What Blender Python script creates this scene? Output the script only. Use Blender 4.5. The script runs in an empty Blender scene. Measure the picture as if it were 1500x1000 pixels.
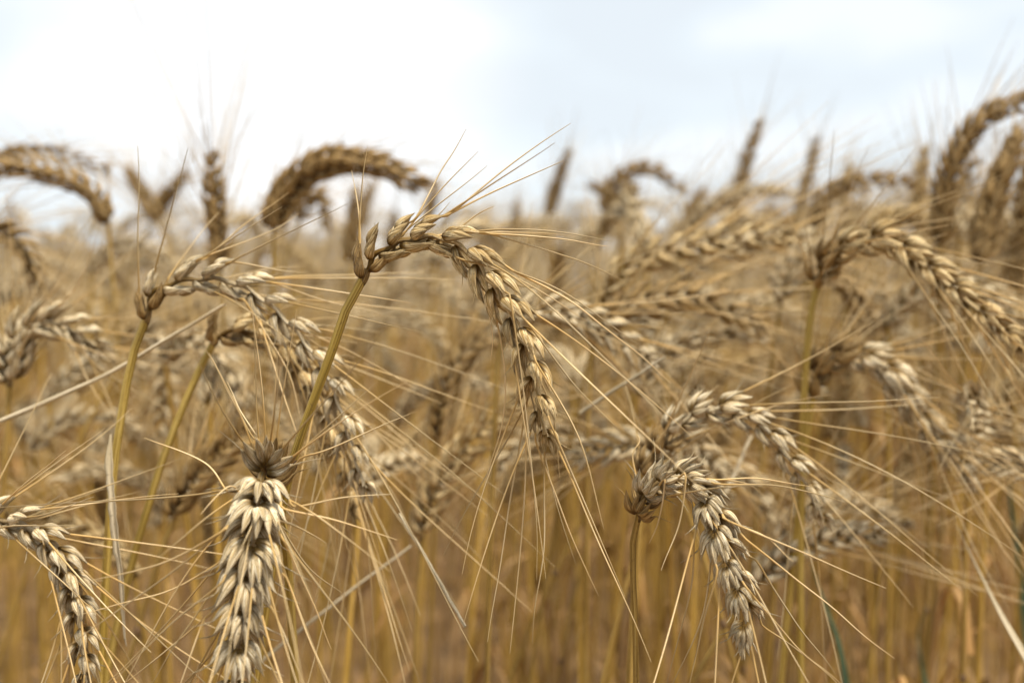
import bpy, math, random
import numpy as np
from mathutils import Vector

# ------------------------------------------------------------------ camera, sky, sun, exposure
SC = bpy.context.scene
COL = SC.collection
ZC = 0.78
FP = 1500.0 * 35.0 / 36.0
HORIZON_Y = 430.0
PITCH = math.atan((500 - HORIZON_Y) / FP)
CAMP = np.array([0.0, 0.0, ZC])
FW = np.array([0.0, math.cos(PITCH), -math.sin(PITCH)])
UP = np.array([0.0, math.sin(PITCH), math.cos(PITCH)])
RT = np.array([1.0, 0.0, 0.0])

cam_d = bpy.data.cameras.new('camera')
cam = bpy.data.objects.new('camera', cam_d)
COL.objects.link(cam)
cam.location = CAMP
cam.rotation_euler = (math.pi / 2 - PITCH, 0, 0)
cam_d.lens = 35.0
cam_d.sensor_width = 36.0
cam_d.clip_start = 0.01
cam_d.clip_end = 3000
cam_d.dof.use_dof = True
cam_d.dof.focus_distance = 0.318
cam_d.dof.aperture_fstop = 6.6
cam_d.dof.aperture_blades = 0
SC.camera = cam

SUN_EL, SUN_AZ = math.radians(68), math.radians(128)   # azimuth clockwise from +Y (view direction)
w = bpy.data.worlds.new('World')
SC.world = w
w.use_nodes = True
nt = w.node_tree
nt.nodes.clear()
N_, L_ = nt.nodes, nt.links
wo = N_.new('ShaderNodeOutputWorld')
bg = N_.new('ShaderNodeBackground')
bg.inputs['Strength'].default_value = 0.1
sky = N_.new('ShaderNodeTexSky')
sky.sky_type = 'NISHITA'
sky.sun_disc = False
sky.sun_elevation = SUN_EL
sky.sun_rotation = SUN_AZ
tc = N_.new('ShaderNodeTexCoord')
mp = N_.new('ShaderNodeMapping')
mp.inputs['Scale'].default_value = (1.6, 1.6, 4.0)
mp.inputs['Location'].default_value = (7.45, 2.2, 1.15)
nz = N_.new('ShaderNodeTexNoise')
nz.inputs['Scale'].default_value = 2.7
nz.inputs['Detail'].default_value = 4.0
nz.inputs['Roughness'].default_value = 0.45
L_.new(tc.outputs['Generated'], mp.inputs['Vector'])
L_.new(mp.outputs['Vector'], nz.inputs['Vector'])
cr = N_.new('ShaderNodeValToRGB')          # cloud deck brightness (thin blue-grey patches to bright white)
cr.color_ramp.elements[0].position = 0.40
cr.color_ramp.elements[0].color = (5.1, 5.5, 5.8, 1)
cr.color_ramp.elements[1].position = 0.62
cr.color_ramp.elements[1].color = (6.0, 6.25, 6.4, 1)
e = cr.color_ramp.elements.new(0.50)
e.color = (5.3, 5.75, 6.05, 1)
L_.new(nz.outputs['Fac'], cr.inputs['Fac'])
# brighter place in the cloud deck where the light comes through
bd = FW + (400 - 750) / FP * RT - (90 - 500) / FP * UP
bd = bd / np.linalg.norm(bd)
vm = N_.new('ShaderNodeVectorMath'); vm.operation = 'DOT_PRODUCT'
vm.inputs[1].default_value = tuple(bd)
nrm = N_.new('ShaderNodeVectorMath'); nrm.operation = 'NORMALIZE'
L_.new(tc.outputs['Generated'], nrm.inputs[0])
L_.new(nrm.outputs['Vector'], vm.inputs[0])
mr = N_.new('ShaderNodeMapRange'); mr.interpolation_type = 'SMOOTHSTEP'
mr.inputs['From Min'].default_value = 0.965
mr.inputs['From Max'].default_value = 0.998
L_.new(vm.outputs['Value'], mr.inputs['Value'])
mb = N_.new('ShaderNodeMixRGB'); mb.blend_type = 'ADD'
mb.inputs['Color2'].default_value = (1.5, 1.15, 0.9, 1)
L_.new(mr.outputs['Result'], mb.inputs['Fac'])
L_.new(cr.outputs['Color'], mb.inputs['Color1'])
# an overcast deck is brighter overhead than near the horizon
sz_ = N_.new('ShaderNodeSeparateXYZ'); L_.new(nrm.outputs['Vector'], sz_.inputs[0])
mz = N_.new('ShaderNodeMapRange'); mz.interpolation_type = 'SMOOTHSTEP'
mz.inputs['From Min'].default_value = 0.30; mz.inputs['From Max'].default_value = 0.85
L_.new(sz_.outputs['Z'], mz.inputs['Value'])
mzc = N_.new('ShaderNodeMixRGB'); mzc.blend_type = 'ADD'; mzc.inputs['Color2'].default_value = (1.2, 1.0, 0.8, 1)
L_.new(mz.outputs['Result'], mzc.inputs['Fac']); L_.new(mb.outputs['Color'], mzc.inputs['Color1'])
mx = N_.new('ShaderNodeMixRGB')
mx.inputs['Fac'].default_value = 0.92
L_.new(sky.outputs['Color'], mx.inputs['Color1'])
L_.new(mzc.outputs['Color'], mx.inputs['Color2'])
L_.new(mx.outputs['Color'], bg.inputs['Color'])
L_.new(bg.outputs['Background'], wo.inputs['Surface'])

sd = bpy.data.lights.new('sun', 'SUN')
sd.energy = 3.8
sd.angle = math.radians(10)
sd.color = (1.0, 0.93, 0.80)
sun = bpy.data.objects.new('sun', sd)
COL.objects.link(sun)
sdir = Vector((math.sin(SUN_AZ) * math.cos(SUN_EL), math.cos(SUN_AZ) * math.cos(SUN_EL), math.sin(SUN_EL)))
sun.rotation_euler = sdir.to_track_quat('Z', 'Y').to_euler()
SC.view_settings.view_transform = 'Standard'
SC.view_settings.look = 'None'
SC.view_settings.gamma = 1
SC.view_settings.exposure = 0.76
SC.render.engine = 'CYCLES'
SC.cycles.max_bounces = 8
SC.cycles.diffuse_bounces = 3
SC.cycles.transparent_max_bounces = 8
SC.cycles.use_denoising = True

# ------------------------------------------------------------------ helpers
def at(px, py, d):
    return CAMP + d * (FW + (px - 750) / FP * RT - (py - 500) / FP * UP)

def unit(v):
    v = np.asarray(v, float)
    return v / (np.linalg.norm(v) + 1e-12)

def spline(pts, n):
    """Catmull-Rom through pts, resampled evenly by arc length."""
    P = np.asarray(pts, float)
    if len(P) == 2:
        t = np.linspace(0, 1, n)[:, None]
        return P[0] * (1 - t) + P[1] * t
    Q = np.vstack([2 * P[0] - P[1], P, 2 * P[-1] - P[-2]])
    out = []
    for i in range(len(P) - 1):
        a, b, c, d = Q[i:i + 4]
        t = np.linspace(0, 1, 16, endpoint=False)[:, None]
        out.append(0.5 * ((2 * b) + (-a + c) * t + (2 * a - 5 * b + 4 * c - d) * t ** 2 + (-a + 3 * b - 3 * c + d) * t ** 3))
    out.append(P[-1:])
    C = np.vstack(out)
    s = np.concatenate([[0], np.cumsum(np.linalg.norm(np.diff(C, axis=0), axis=1))])
    u = np.linspace(0, s[-1], n)
    return np.stack([np.interp(u, s, C[:, k]) for k in range(3)], 1)

class MB:
    """collects tubes, pods and ribbons; all faces are quads"""
    def __init__(self):
        self.v, self.f, self.a, self.r, self.n = [], [], [], [], 0
    def add(self, V, F, A, R):
        self.v.append(V); self.f.append(F + self.n); self.a.append(A); self.r.append(R); self.n += len(V)
    def arrays(self):
        return (np.concatenate(self.v), np.concatenate(self.f), np.concatenate(self.a), np.concatenate(self.r))
    def mesh(self, name):
        return mesh_from(name, *self.arrays())

def mesh_from(name, V, F, A, R):
    me = bpy.data.meshes.new(name)
    me.vertices.add(len(V)); me.vertices.foreach_set('co', V.astype(np.float32).ravel())
    me.loops.add(F.size); me.loops.foreach_set('vertex_index', F.astype(np.int32).ravel())
    me.polygons.add(len(F)); me.polygons.foreach_set('loop_start', np.arange(0, F.size, 4, dtype=np.int32))
    me.update(calc_edges=True)
    at_ = me.attributes.new('pc', 'FLOAT_VECTOR', 'POINT'); at_.data.foreach_set('vector', A.astype(np.float32).ravel())
    ar = me.attributes.new('rnd', 'FLOAT', 'POINT'); ar.data.foreach_set('value', R.astype(np.float32).ravel())
    me.polygons.foreach_set('use_smooth', np.ones(len(F), dtype=bool))
    me.update()
    return me

def grid_faces(n, k, closed=True):
    i = np.arange(n - 1)[:, None]; j = np.arange(k if closed else k - 1)[None, :]
    j2 = (j + 1) % k
    return np.stack([(i * k + j), (i * k + j2), ((i + 1) * k + j2), ((i + 1) * k + j)], -1).reshape(-1, 4)

def frames(P, ref=None):
    T = np.gradient(P, axis=0)
    T /= np.linalg.norm(T, axis=1)[:, None] + 1e-12
    n0 = np.array([0.3, -1, 0.2]) if ref is None else np.asarray(ref, float)
    N = np.zeros_like(P)
    for i in range(len(P)):
        n0 = n0 - T[i] * np.dot(n0, T[i])
        l = np.linalg.norm(n0)
        n0 = np.array([1.0, 0, 0]) if l < 1e-6 else n0 / l
        N[i] = n0
    return T, N, np.cross(T, N)

def tube(mb, P, r, k=8, rnd=0.5, ref=None, flat=1.0, v0=0.0, v1=1.0):
    P = np.asarray(P, float)
    n = len(P)
    r = np.broadcast_to(np.asarray(r, float), (n,))
    T, N, B = frames(P, ref)
    ph = np.linspace(0, 2 * math.pi, k, endpoint=False)
    c, s = np.cos(ph), np.sin(ph)
    V = P[:, None] + r[:, None, None] * (c[None, :, None] * N[:, None] + flat * s[None, :, None] * B[:, None])
    t = np.linspace(v0, v1, n)
    A = np.stack(np.broadcast_arrays(c[None], s[None], t[:, None]), -1).reshape(-1, 3)
    mb.add(V.reshape(-1, 3), grid_faces(n, k), A, np.full(n * k, rnd))

def ribbon(mb, P, w, ref, rnd=0.5, k=5, cup=0.35, twist=0.0):
    """a dry leaf: cupped strip with a real (thin) thickness"""
    P = np.asarray(P, float); n = len(P)
    w = np.broadcast_to(np.asarray(w, float), (n,))
    T, N, B = frames(P, ref)
    tw = np.linspace(0, twist, n)[:, None]
    N2 = N * np.cos(tw) + B * np.sin(tw); B2 = np.cross(T, N2)
    x = np.concatenate([np.linspace(-1, 1, k), np.linspace(1, -1, k)])
    lay = np.concatenate([np.zeros(k), np.ones(k)])
    V = P[:, None] + w[:, None, None] * x[None, :, None] * B2[:, None] + \
        ((w[:, None] * cup * (x[None] ** 2)) - lay[None] * 0.00022)[:, :, None] * N2[:, None]
    t = np.linspace(0, 1, n)
    A = np.stack(np.broadcast_arrays(x[None], 0 * x[None] + lay[None], t[:, None]), -1).reshape(-1, 3)
    mb.add(V.reshape(-1, 3), grid_faces(n, 2 * k), A, np.full(n * 2 * k, rnd))

def pod(mb, base, d, out, L, W, Th, bow=0.12, k=10, n=9, rnd=0.5, peak=0.36, beak=0.0, keel=0.16):
    """one husk: pointed, bowed, keeled on its outer side"""
    d = unit(d); out = unit(out - d * np.dot(out, d)); sd_ = np.cross(d, out)
    t = np.linspace(0, 1, n) ** 0.95
    tt = t ** (math.log(0.5) / math.log(peak))
    r = np.maximum(np.sin(math.pi * np.clip(tt, 0, 1)), 0) ** 0.86 * (1 - 0.25 * t ** 2)
    r = np.maximum(r, 0.30 * (1 - t) + 0.045)
    r[-1] = 0.035
    ph = np.linspace(0, 2 * math.pi, k, endpoint=False)
    c, s = np.cos(ph), np.sin(ph)
    dif = np.minimum(ph, 2 * math.pi - ph)
    kk = 1 + keel * np.exp(-(dif / 0.38) ** 2)
    if k >= 20:
        kk = kk + 0.075 * np.cos(6 * ph + rnd * 20) + 0.03 * np.cos(9 * ph + rnd * 50)
    flat = np.where(c < 0, 0.55, 1.0)                 # inner side flatter
    cen = base + d * (L * t)[:, None] + out * (bow * L * (np.sin(math.pi * t) - 0.35 * t))[:, None] + \
        out * (beak * L * np.clip((t - 0.75) / 0.25, 0, 1) ** 2)[:, None]
    V = cen[:, None] + r[:, None, None] * (0.5 * Th * (c * kk * flat)[None, :, None] * out + 0.5 * W * s[None, :, None] * sd_)
    A = np.stack(np.broadcast_arrays(c[None], s[None], t[:, None]), -1).reshape(-1, 3)
    mb.add(V.reshape(-1, 3), grid_faces(n, k), A, np.full(n * k, rnd))
    return cen[-1], unit(cen[-1] - cen[-2])

def awn_path(rg, tip, d0, length, curve, n=14, kink=0.06):
    d = unit(d0); P = [np.array(tip)]
    w1, w2 = rg.normal(size=3) * kink, rg.normal(size=3) * kink * 0.7
    f1, f2 = rg.uniform(2, 5), rg.uniform(5, 9)
    st = length / (n - 1)
    for i in range(n - 1):
        t = i / (n - 1)
        dd = unit(d + curve * t + w1 * math.sin(f1 * t + w2[0] * 9) + w2 * math.sin(f2 * t + 1) * t)
        P.append(P[-1] + dd * st)
    return np.array(P)

LODS = {0: dict(k=24, n=14, ak=5, an=18), 1: dict(k=8, n=7, ak=4, an=10), 2: dict(k=6, n=5, ak=3, an=7), 3: dict(k=5, n=4, ak=3, an=4)}

def ear(path, facing, n=18, roll=0.0, size=1.0, nf=3, fan=22, splay=26, awn=0.065, aprob=0.8, aspread=0.25,
        grav=0.12, seed=1, lod=1, twist=0.25, awnr=1.0, base_open=0.0, curly=0.0, wide=1.0, split=0.0, jit=5, dense=1.12, flip=1):
    """returns rachis MB, [spikelet MB], [awn MB]"""
    rg = np.random.default_rng(seed)
    q = LODS[lod]
    C = spline(path, n * 3 + 1)
    L = np.sum(np.linalg.norm(np.diff(C, axis=0), axis=1))
    T = np.gradient(C, axis=0); T /= np.linalg.norm(T, axis=1)[:, None]
    # follow the face direction along the ear
    _, N0, B0 = frames(C, facing)
    rach = MB()
    zig = np.sin(np.arange(len(C)) * math.pi / 3 * 1.0) * 0.0005 * size
    rolls = roll + np.linspace(-twist / 2, twist / 2, len(C))
    N = N0 * np.cos(rolls)[:, None] + B0 * np.sin(rolls)[:, None]
    S = np.cross(T, N)
    tube(rach, C + S * zig[:, None], np.linspace(0.0014, 0.0008, len(C)) * size, k=max(4, q['k'] // 2), rnd=rg.random(), flat=0.7)
    spk, awns = [], []
    ear.tips = []
    for i in range(n + 1):
        last = (i == n)
        s = (i / n) ** dense
        j = min(int(round(s * (len(C) - 1))), len(C) - 1)
        P, t, nn, ss = C[j], T[j], N[j], S[j]
        side = flip if i % 2 else -flip
        if last:
            nn, ss = ss, nn
        O = side * ss
        sz = size * (0.80 + 0.20 * math.sin(math.pi * min(1, 0.15 + s * 0.9)) ** 0.7 - 0.16 * s ** 1.5) * rg.uniform(0.90, 1.08)
        sp = splay + base_open * max(0, 1 - s * 5)
        if last:
            sp = 4
        a = math.radians(sp * 0.82 + rg.normal() * jit)
        A = unit(t * math.cos(a) + O * math.sin(a) + nn * rg.normal() * 0.015 * jit)
        O2 = unit(O * math.cos(a) - t * math.sin(a))
        pos = P + O * 0.0008 * size - t * 0.0015 * size
        m = MB()
        Lf = 0.0134 * sz
        tips = []
        jobs = []
        fans = np.linspace(-1, 1, nf) if nf > 1 else [0.0]
        for fj in fans:
            fa = math.radians(fan * fj + rg.normal() * 3)
            dd = unit(A * math.cos(fa) + nn * math.sin(fa))
            out = unit(O2 * 1.0 + nn * fj * 1.3)
            mid = 1 - abs(fj)
            b = pos + A * (0.0012 + 0.0030 * mid) * sz + nn * fj * 0.0008 * sz + O2 * (0.0010 + 0.0006 * mid) * sz
            jobs.append((b, dd, out, Lf * (0.92 - 0.10 * mid) * rg.uniform(.95, 1.05), 0.0038 * sz * wide, 0.0035 * sz, 0.08, True, fj))
        if lod < 3:
            for fj in (-1, 1):
                fa = math.radians((fan + 7) * fj + rg.normal() * 3)
                dd = unit(A * math.cos(fa) + nn * math.sin(fa) + O2 * 0.05)
                out = unit(O2 * 0.5 + nn * fj * 1.4)
                b = pos + nn * fj * 0.0012 * sz + O2 * 0.0004 * sz
                jobs.append((b, dd, out, Lf * 0.80 * rg.uniform(.93, 1.05), 0.0045 * sz * wide, 0.0030 * sz, 0.13, False, fj))
            if split and lod <= 1:
                for _ in range(2):          # loose tips of inner bracts
                    fj = rg.uniform(-1, 1)
                    fa = math.radians(fan * 1.15 * fj)
                    dd = unit(A * math.cos(fa) + nn * math.sin(fa) + O2 * split * rg.uniform(0.2, 1.0))
                    b = pos + A * 0.004 * sz + O2 * 0.0016 * sz
                    jobs.append((b, dd, unit(O2 + nn * fj), Lf * rg.uniform(0.6, 0.78), 0.0030 * sz, 0.0014 * sz, 0.16, False, fj))
        for (b, dd, out, l_, w_, t_, bow, has, fj) in jobs:
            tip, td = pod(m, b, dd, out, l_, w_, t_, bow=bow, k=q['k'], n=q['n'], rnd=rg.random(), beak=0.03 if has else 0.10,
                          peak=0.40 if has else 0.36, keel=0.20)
            if lod <= 1 and not has and l_ > Lf * 0.7:       # short beak of the glume
                bp = awn_path(rg, tip, td + out * 0.15, rg.uniform(0.003, 0.009) * sz, out * 0.5, n=5)
                tube(m, bp, np.linspace(0.00022, 0.00006, 5), k=4, rnd=rg.random(), v0=0.9, v1=1.0)
            if has:
                tips.append((tip, td, fj))
        spk.append(m)
        ear.tips += tips
        for (tip, td, fj) in tips:
            pr = aprob if abs(fj) > 0.3 or nf == 1 else aprob * 0.45
            if last or s > 0.85:
                pr *= 0.8
            if rg.random() > pr:
                continue
            am = MB()
            ln = awn * rg.uniform(0.65, 1.15) * (0.62 + 0.5 * min(1, s * 2.2))
            d0 = unit(td + O * 0.10 + rg.normal(size=3) * 0.07)
            cv = (t * 0.35 + O * aspread * rg.uniform(0.2, 1) + nn * fj * aspread * rg.uniform(0.0, 1) + np.array([0, 0, -grav]) + rg.normal(size=3) * 0.10)
            kink = 0.05
            if curly and s < 0.4 and rg.random() < curly:
                ln *= 0.5; kink = 0.35; cv = cv + np.array([0, 0, -0.9])
            ap = awn_path(rg, tip - td * 0.0006, d0, ln, cv, n=q['an'], kink=kink)
            tt = np.linspace(0, 1, q['an'])
            rr = (0.00028 * (1 - tt) ** 0.8 + 0.00007) * awnr
            tube(am, ap, rr, k=q['ak'], rnd=rg.random())
            awns.append(am)
    return rach, spk, awns

def merged(mbs):
    m = MB()
    for b in mbs:
        if b.n:
            V, F, A, R = b.arrays()
            m.add(V, F, A, R)
    return m

# ------------------------------------------------------------------ materials
def new_mat(name):
    m = bpy.data.materials.new(name); m.use_nodes = True
    m.node_tree.nodes.clear()
    return m, m.node_tree.nodes, m.node_tree.links

def plant_mat(name, c_base, c_mid, c_pale, c_dark, dark_amt=0.45, rough=0.55, stri=6.0, bump=0.25, trans=0.12, base_pos=0.28, spec=0.3, vary=0.25, fresh=0.0):
    m, N, L = new_mat(name)
    out = N.new('ShaderNodeOutputMaterial'); bs = N.new('ShaderNodeBsdfPrincipled')
    at1 = N.new('ShaderNodeAttribute'); at1.attribute_name = 'pc'
    at2 = N.new('ShaderNodeAttribute'); at2.attribute_name = 'rnd'
    oi = N.new('ShaderNodeObjectInfo')
    rsum = N.new('ShaderNodeMath'); rsum.operation = 'ADD'
    L.new(at2.outputs['Fac'], rsum.inputs[0]); L.new(oi.outputs['Random'], rsum.inputs[1])
    rmul = N.new('ShaderNodeMath'); rmul.operation = 'MULTIPLY'; rmul.inputs[1].default_value = 37.0
    L.new(rsum.outputs[0], rmul.inputs[0])
    sx = N.new('ShaderNodeSeparateXYZ'); L.new(at1.outputs['Vector'], sx.inputs[0])
    # lengthwise striations
    mul = N.new('ShaderNodeVectorMath'); mul.operation = 'MULTIPLY'; mul.inputs[1].default_value = (stri, stri, 1.3)
    L.new(at1.outputs['Vector'], mul.inputs[0])
    ns = N.new('ShaderNodeTexNoise'); ns.noise_dimensions = '4D'
    ns.inputs['Scale'].default_value = 1.0; ns.inputs['Detail'].default_value = 3.0
    L.new(mul.outputs['Vector'], ns.inputs['Vector']); L.new(rmul.outputs[0], ns.inputs['W'])
    # blotches
    mul2 = N.new('ShaderNodeVectorMath'); mul2.operation = 'MULTIPLY'; mul2.inputs[1].default_value = (1.3, 1.3, 2.6)
    L.new(at1.outputs['Vector'], mul2.inputs[0])
    nb = N.new('ShaderNodeTexNoise'); nb.noise_dimensions = '4D'
    nb.inputs['Scale'].default_value = 1.0; nb.inputs['Detail'].default_value = 5.0; nb.inputs['Roughness'].default_value = 0.65
    L.new(mul2.outputs['Vector'], nb.inputs['Vector']); L.new(rmul.outputs[0], nb.inputs['W'])
    def ramp(fac, stops):
        r = N.new('ShaderNodeValToRGB')
        r.color_ramp.elements[0].position = stops[0][0]; r.color_ramp.elements[0].color = (*stops[0][1], 1)
        r.color_ramp.elements[1].position = stops[-1][0]; r.color_ramp.elements[1].color = (*stops[-1][1], 1)
        for p, c in stops[1:-1]:
            x = r.color_ramp.elements.new(p); x.color = (*c, 1)
        L.new(fac, r.inputs['Fac']); return r
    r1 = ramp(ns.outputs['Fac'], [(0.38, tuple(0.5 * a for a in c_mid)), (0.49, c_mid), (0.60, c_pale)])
    # along-length colour; brown husk bases are darkened as painted crevice shade
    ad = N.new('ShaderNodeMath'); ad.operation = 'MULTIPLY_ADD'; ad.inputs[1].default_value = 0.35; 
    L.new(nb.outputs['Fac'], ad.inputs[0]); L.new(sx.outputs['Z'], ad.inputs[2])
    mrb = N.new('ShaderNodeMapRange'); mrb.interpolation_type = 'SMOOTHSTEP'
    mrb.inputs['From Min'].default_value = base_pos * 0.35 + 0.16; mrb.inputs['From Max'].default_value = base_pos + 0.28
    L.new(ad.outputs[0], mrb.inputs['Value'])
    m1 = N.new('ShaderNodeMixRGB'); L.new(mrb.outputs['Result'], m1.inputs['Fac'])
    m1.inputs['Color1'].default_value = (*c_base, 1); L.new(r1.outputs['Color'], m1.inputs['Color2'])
    # dark weathering streaks
    dk = N.new('ShaderNodeMath'); dk.operation = 'MULTIPLY_ADD'; dk.inputs[1].default_value = 0.45
    L.new(ns.outputs['Fac'], dk.inputs[0]); L.new(nb.outputs['Fac'], dk.inputs[2])
    mrd = N.new('ShaderNodeMapRange'); mrd.inputs['From Min'].default_value = 0.80; mrd.inputs['From Max'].default_value = 0.95
    mrd.inputs['To Max'].default_value = dark_amt
    L.new(dk.outputs[0], mrd.inputs['Value'])
    m2 = N.new('ShaderNodeMixRGB'); L.new(mrd.outputs['Result'], m2.inputs['Fac'])
    L.new(m1.outputs['Color'], m2.inputs['Color1']); m2.inputs['Color2'].default_value = (*c_dark, 1)
    # dark specks of mould and dust
    tob = N.new('ShaderNodeTexCoord')
    nsp = N.new('ShaderNodeTexNoise'); nsp.inputs['Scale'].default_value = 1100.0; nsp.inputs['Detail'].default_value = 2.0
    L.new(tob.outputs['Object'], nsp.inputs['Vector'])
    msp = N.new('ShaderNodeMapRange'); msp.inputs['From Min'].default_value = 0.60; msp.inputs['From Max'].default_value = 0.72
    msp.inputs['To Max'].default_value = dark_amt * 0.65
    L.new(nsp.outputs['Fac'], msp.inputs['Value'])
    m3 = N.new('ShaderNodeMixRGB'); L.new(msp.outputs['Result'], m3.inputs['Fac'])
    L.new(m2.outputs['Color'], m3.inputs['Color1']); m3.inputs['Color2'].default_value = (*c_dark, 1)
    m2 = m3
    # variation per piece and per plant
    fr = N.new('ShaderNodeMath'); fr.operation = 'FRACT'; L.new(rmul.outputs[0], fr.inputs[0])
    mv = N.new('ShaderNodeMapRange'); mv.inputs['To Min'].default_value = 1 - vary; mv.inputs['To Max'].default_value = 1 + vary * 0.55
    L.new(fr.outputs[0], mv.inputs['Value'])
    hs = N.new('ShaderNodeHueSaturation')
    L.new(m2.outputs['Color'], hs.inputs['Color']); L.new(mv.outputs['Result'], hs.inputs['Value'])
    L.new(hs.outputs['Color'], bs.inputs['Base Color'])
    bs.inputs['Roughness'].default_value = rough
    bs.inputs['Specular IOR Level'].default_value = spec
    bp = N.new('ShaderNodeBump'); bp.inputs['Strength'].default_value = bump; bp.inputs['Distance'].default_value = 0.0006
    L.new(ns.outputs['Fac'], bp.inputs['Height']); L.new(bp.outputs['Normal'], bs.inputs['Normal'])
    if trans > 0:
        tr = N.new('ShaderNodeBsdfTranslucent'); L.new(hs.outputs['Color'], tr.inputs['Color'])
        ms = N.new('ShaderNodeMixShader'); ms.inputs['Fac'].default_value = trans
        L.new(bs.outputs['BSDF'], ms.inputs[1]); L.new(tr.outputs['BSDF'], ms.inputs[2]); L.new(ms.outputs['Shader'], out.inputs['Surface'])
    else:
        L.new(bs.outputs['BSDF'], out.inputs['Surface'])
    return m

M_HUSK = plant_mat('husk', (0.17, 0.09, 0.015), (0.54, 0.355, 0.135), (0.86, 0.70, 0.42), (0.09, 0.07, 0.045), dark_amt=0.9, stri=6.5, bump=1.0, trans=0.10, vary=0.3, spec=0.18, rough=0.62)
M_HUSKP = plant_mat('weathered_toplit_husk', (0.19, 0.11, 0.025), (0.60, 0.44, 0.225), (0.93, 0.83, 0.62), (0.11, 0.09, 0.065), dark_amt=0.9, stri=7.0, bump=1.0, trans=0.10, vary=0.25, spec=0.18, rough=0.62)  # weathered tone; on field ears its paleness paints in top light
M_HUSKB = plant_mat('brown_backlit_husk', (0.11, 0.055, 0.012), (0.32, 0.195, 0.065), (0.50, 0.345, 0.15), (0.045, 0.03, 0.018), dark_amt=0.8, stri=6.0, bump=0.7, trans=0.14)  # true brown on ear bases; a painted backlit dark on skyline ears
M_AWN = plant_mat('awn', (0.58, 0.38, 0.14), (0.67, 0.48, 0.23), (0.82, 0.66, 0.40), (0.34, 0.22, 0.10), dark_amt=0.4, stri=1.2, bump=0.0, trans=0.22, rough=0.45, vary=0.35)
M_STEM = plant_mat('stem', (0.42, 0.27, 0.05), (0.43, 0.285, 0.05), (0.60, 0.43, 0.13), (0.17, 0.10, 0.035), dark_amt=0.85, stri=4.5, bump=0.6, trans=0.05, rough=0.55, spec=0.25, vary=0.2)
M_STEMG = plant_mat('golden_stem', (0.50, 0.295, 0.05), (0.53, 0.32, 0.055), (0.74, 0.50, 0.15), (0.16, 0.085, 0.03), dark_amt=0.6, stri=3.2, bump=0.2, trans=0.15, rough=0.5, vary=0.4)
M_STEMA = plant_mat('aged_stem', (0.32, 0.19, 0.04), (0.34, 0.205, 0.045), (0.50, 0.34, 0.11), (0.12, 0.07, 0.03), dark_amt=0.85, stri=4.5, bump=0.5, trans=0.05, rough=0.6, spec=0.2, vary=0.3)
M_STRAW = plant_mat('dry_straw', (0.52, 0.42, 0.26), (0.56, 0.45, 0.28), (0.74, 0.63, 0.45), (0.20, 0.15, 0.09), dark_amt=0.8, stri=4.0, bump=0.5, trans=0.1, rough=0.6)
M_LEAF = plant_mat('dry_leaf', (0.42, 0.24, 0.085), (0.42, 0.24, 0.085), (0.70, 0.48, 0.24), (0.16, 0.085, 0.035), dark_amt=0.7, stri=5.0, bump=0.3, trans=0.35, rough=0.6, vary=0.4)
M_GREEN = plant_mat('green_leaf', (0.07, 0.12, 0.06), (0.08, 0.13, 0.07), (0.13, 0.19, 0.10), (0.03, 0.06, 0.04), dark_amt=0.4, stri=4.0, bump=0.2, trans=0.3, rough=0.5)
M_NODE = plant_mat('node', (0.12, 0.07, 0.03), (0.17, 0.10, 0.05), (0.28, 0.18, 0.09), (0.04, 0.025, 0.02), dark_amt=0.7, stri=4.0, bump=0.3, trans=0.0)

# ------------------------------------------------------------------ setting: ground
def make_ground():
    m, N, L = new_mat('soil')
    out = N.new('ShaderNodeOutputMaterial'); bs = N.new('ShaderNodeBsdfPrincipled')
    tcn = N.new('ShaderNodeTexCoord')
    n1 = N.new('ShaderNodeTexNoise'); n1.inputs['Scale'].default_value = 9; n1.inputs['Detail'].default_value = 8
    L.new(tcn.outputs['Object'], n1.inputs['Vector'])
    r = N.new('ShaderNodeValToRGB')
    r.color_ramp.elements[0].position = 0.35; r.color_ramp.elements[0].color = (0.08, 0.045, 0.02, 1)
    r.color_ramp.elements[1].position = 0.65; r.color_ramp.elements[1].color = (0.24, 0.145, 0.06, 1)
    L.new(n1.outputs['Fac'], r.inputs['Fac']); L.new(r.outputs['Color'], bs.inputs['Base Color'])
    bs.inputs['Roughness'].default_value = 0.95
    bp = N.new('ShaderNodeBump'); bp.inputs['Strength'].default_value = 0.8; bp.inputs['Distance'].default_value = 0.03
    L.new(n1.outputs['Fac'], bp.inputs['Height']); L.new(bp.outputs['Normal'], bs.inputs['Normal'])
    L.new(bs.outputs['BSDF'], out.inputs['Surface'])
    me = bpy.data.meshes.new('ground')
    g = 1200.0
    me.from_pydata([(-g, -g, 0), (g, -g, 0), (g, g, 0), (-g, g, 0)], [], [(0, 1, 2, 3)])
    me.materials.append(m)
    o = bpy.data.objects.new('ground', me); COL.objects.link(o)
    o['kind'] = 'structure'
    o['label'] = 'dry brown soil of the wheat field'
make_ground()

# ------------------------------------------------------------------ object helpers
def link(name, me, mat, parent=None):
    if mat is not None and not me.materials:
        me.materials.append(mat)
    o = bpy.data.objects.new(name, me)
    COL.objects.link(o)
    if parent is not None:
        o.parent = parent
    return o

def root(name, loc, label, cat, group=None):
    o = bpy.data.objects.new(name, None)
    o.empty_display_size = 0.02
    COL.objects.link(o)
    o.location = loc
    o['label'] = label; o['category'] = cat
    if group: o['group'] = group
    return o

def shift(mb, off):
    mb.v = [v - off for v in mb.v]
    return mb

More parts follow.
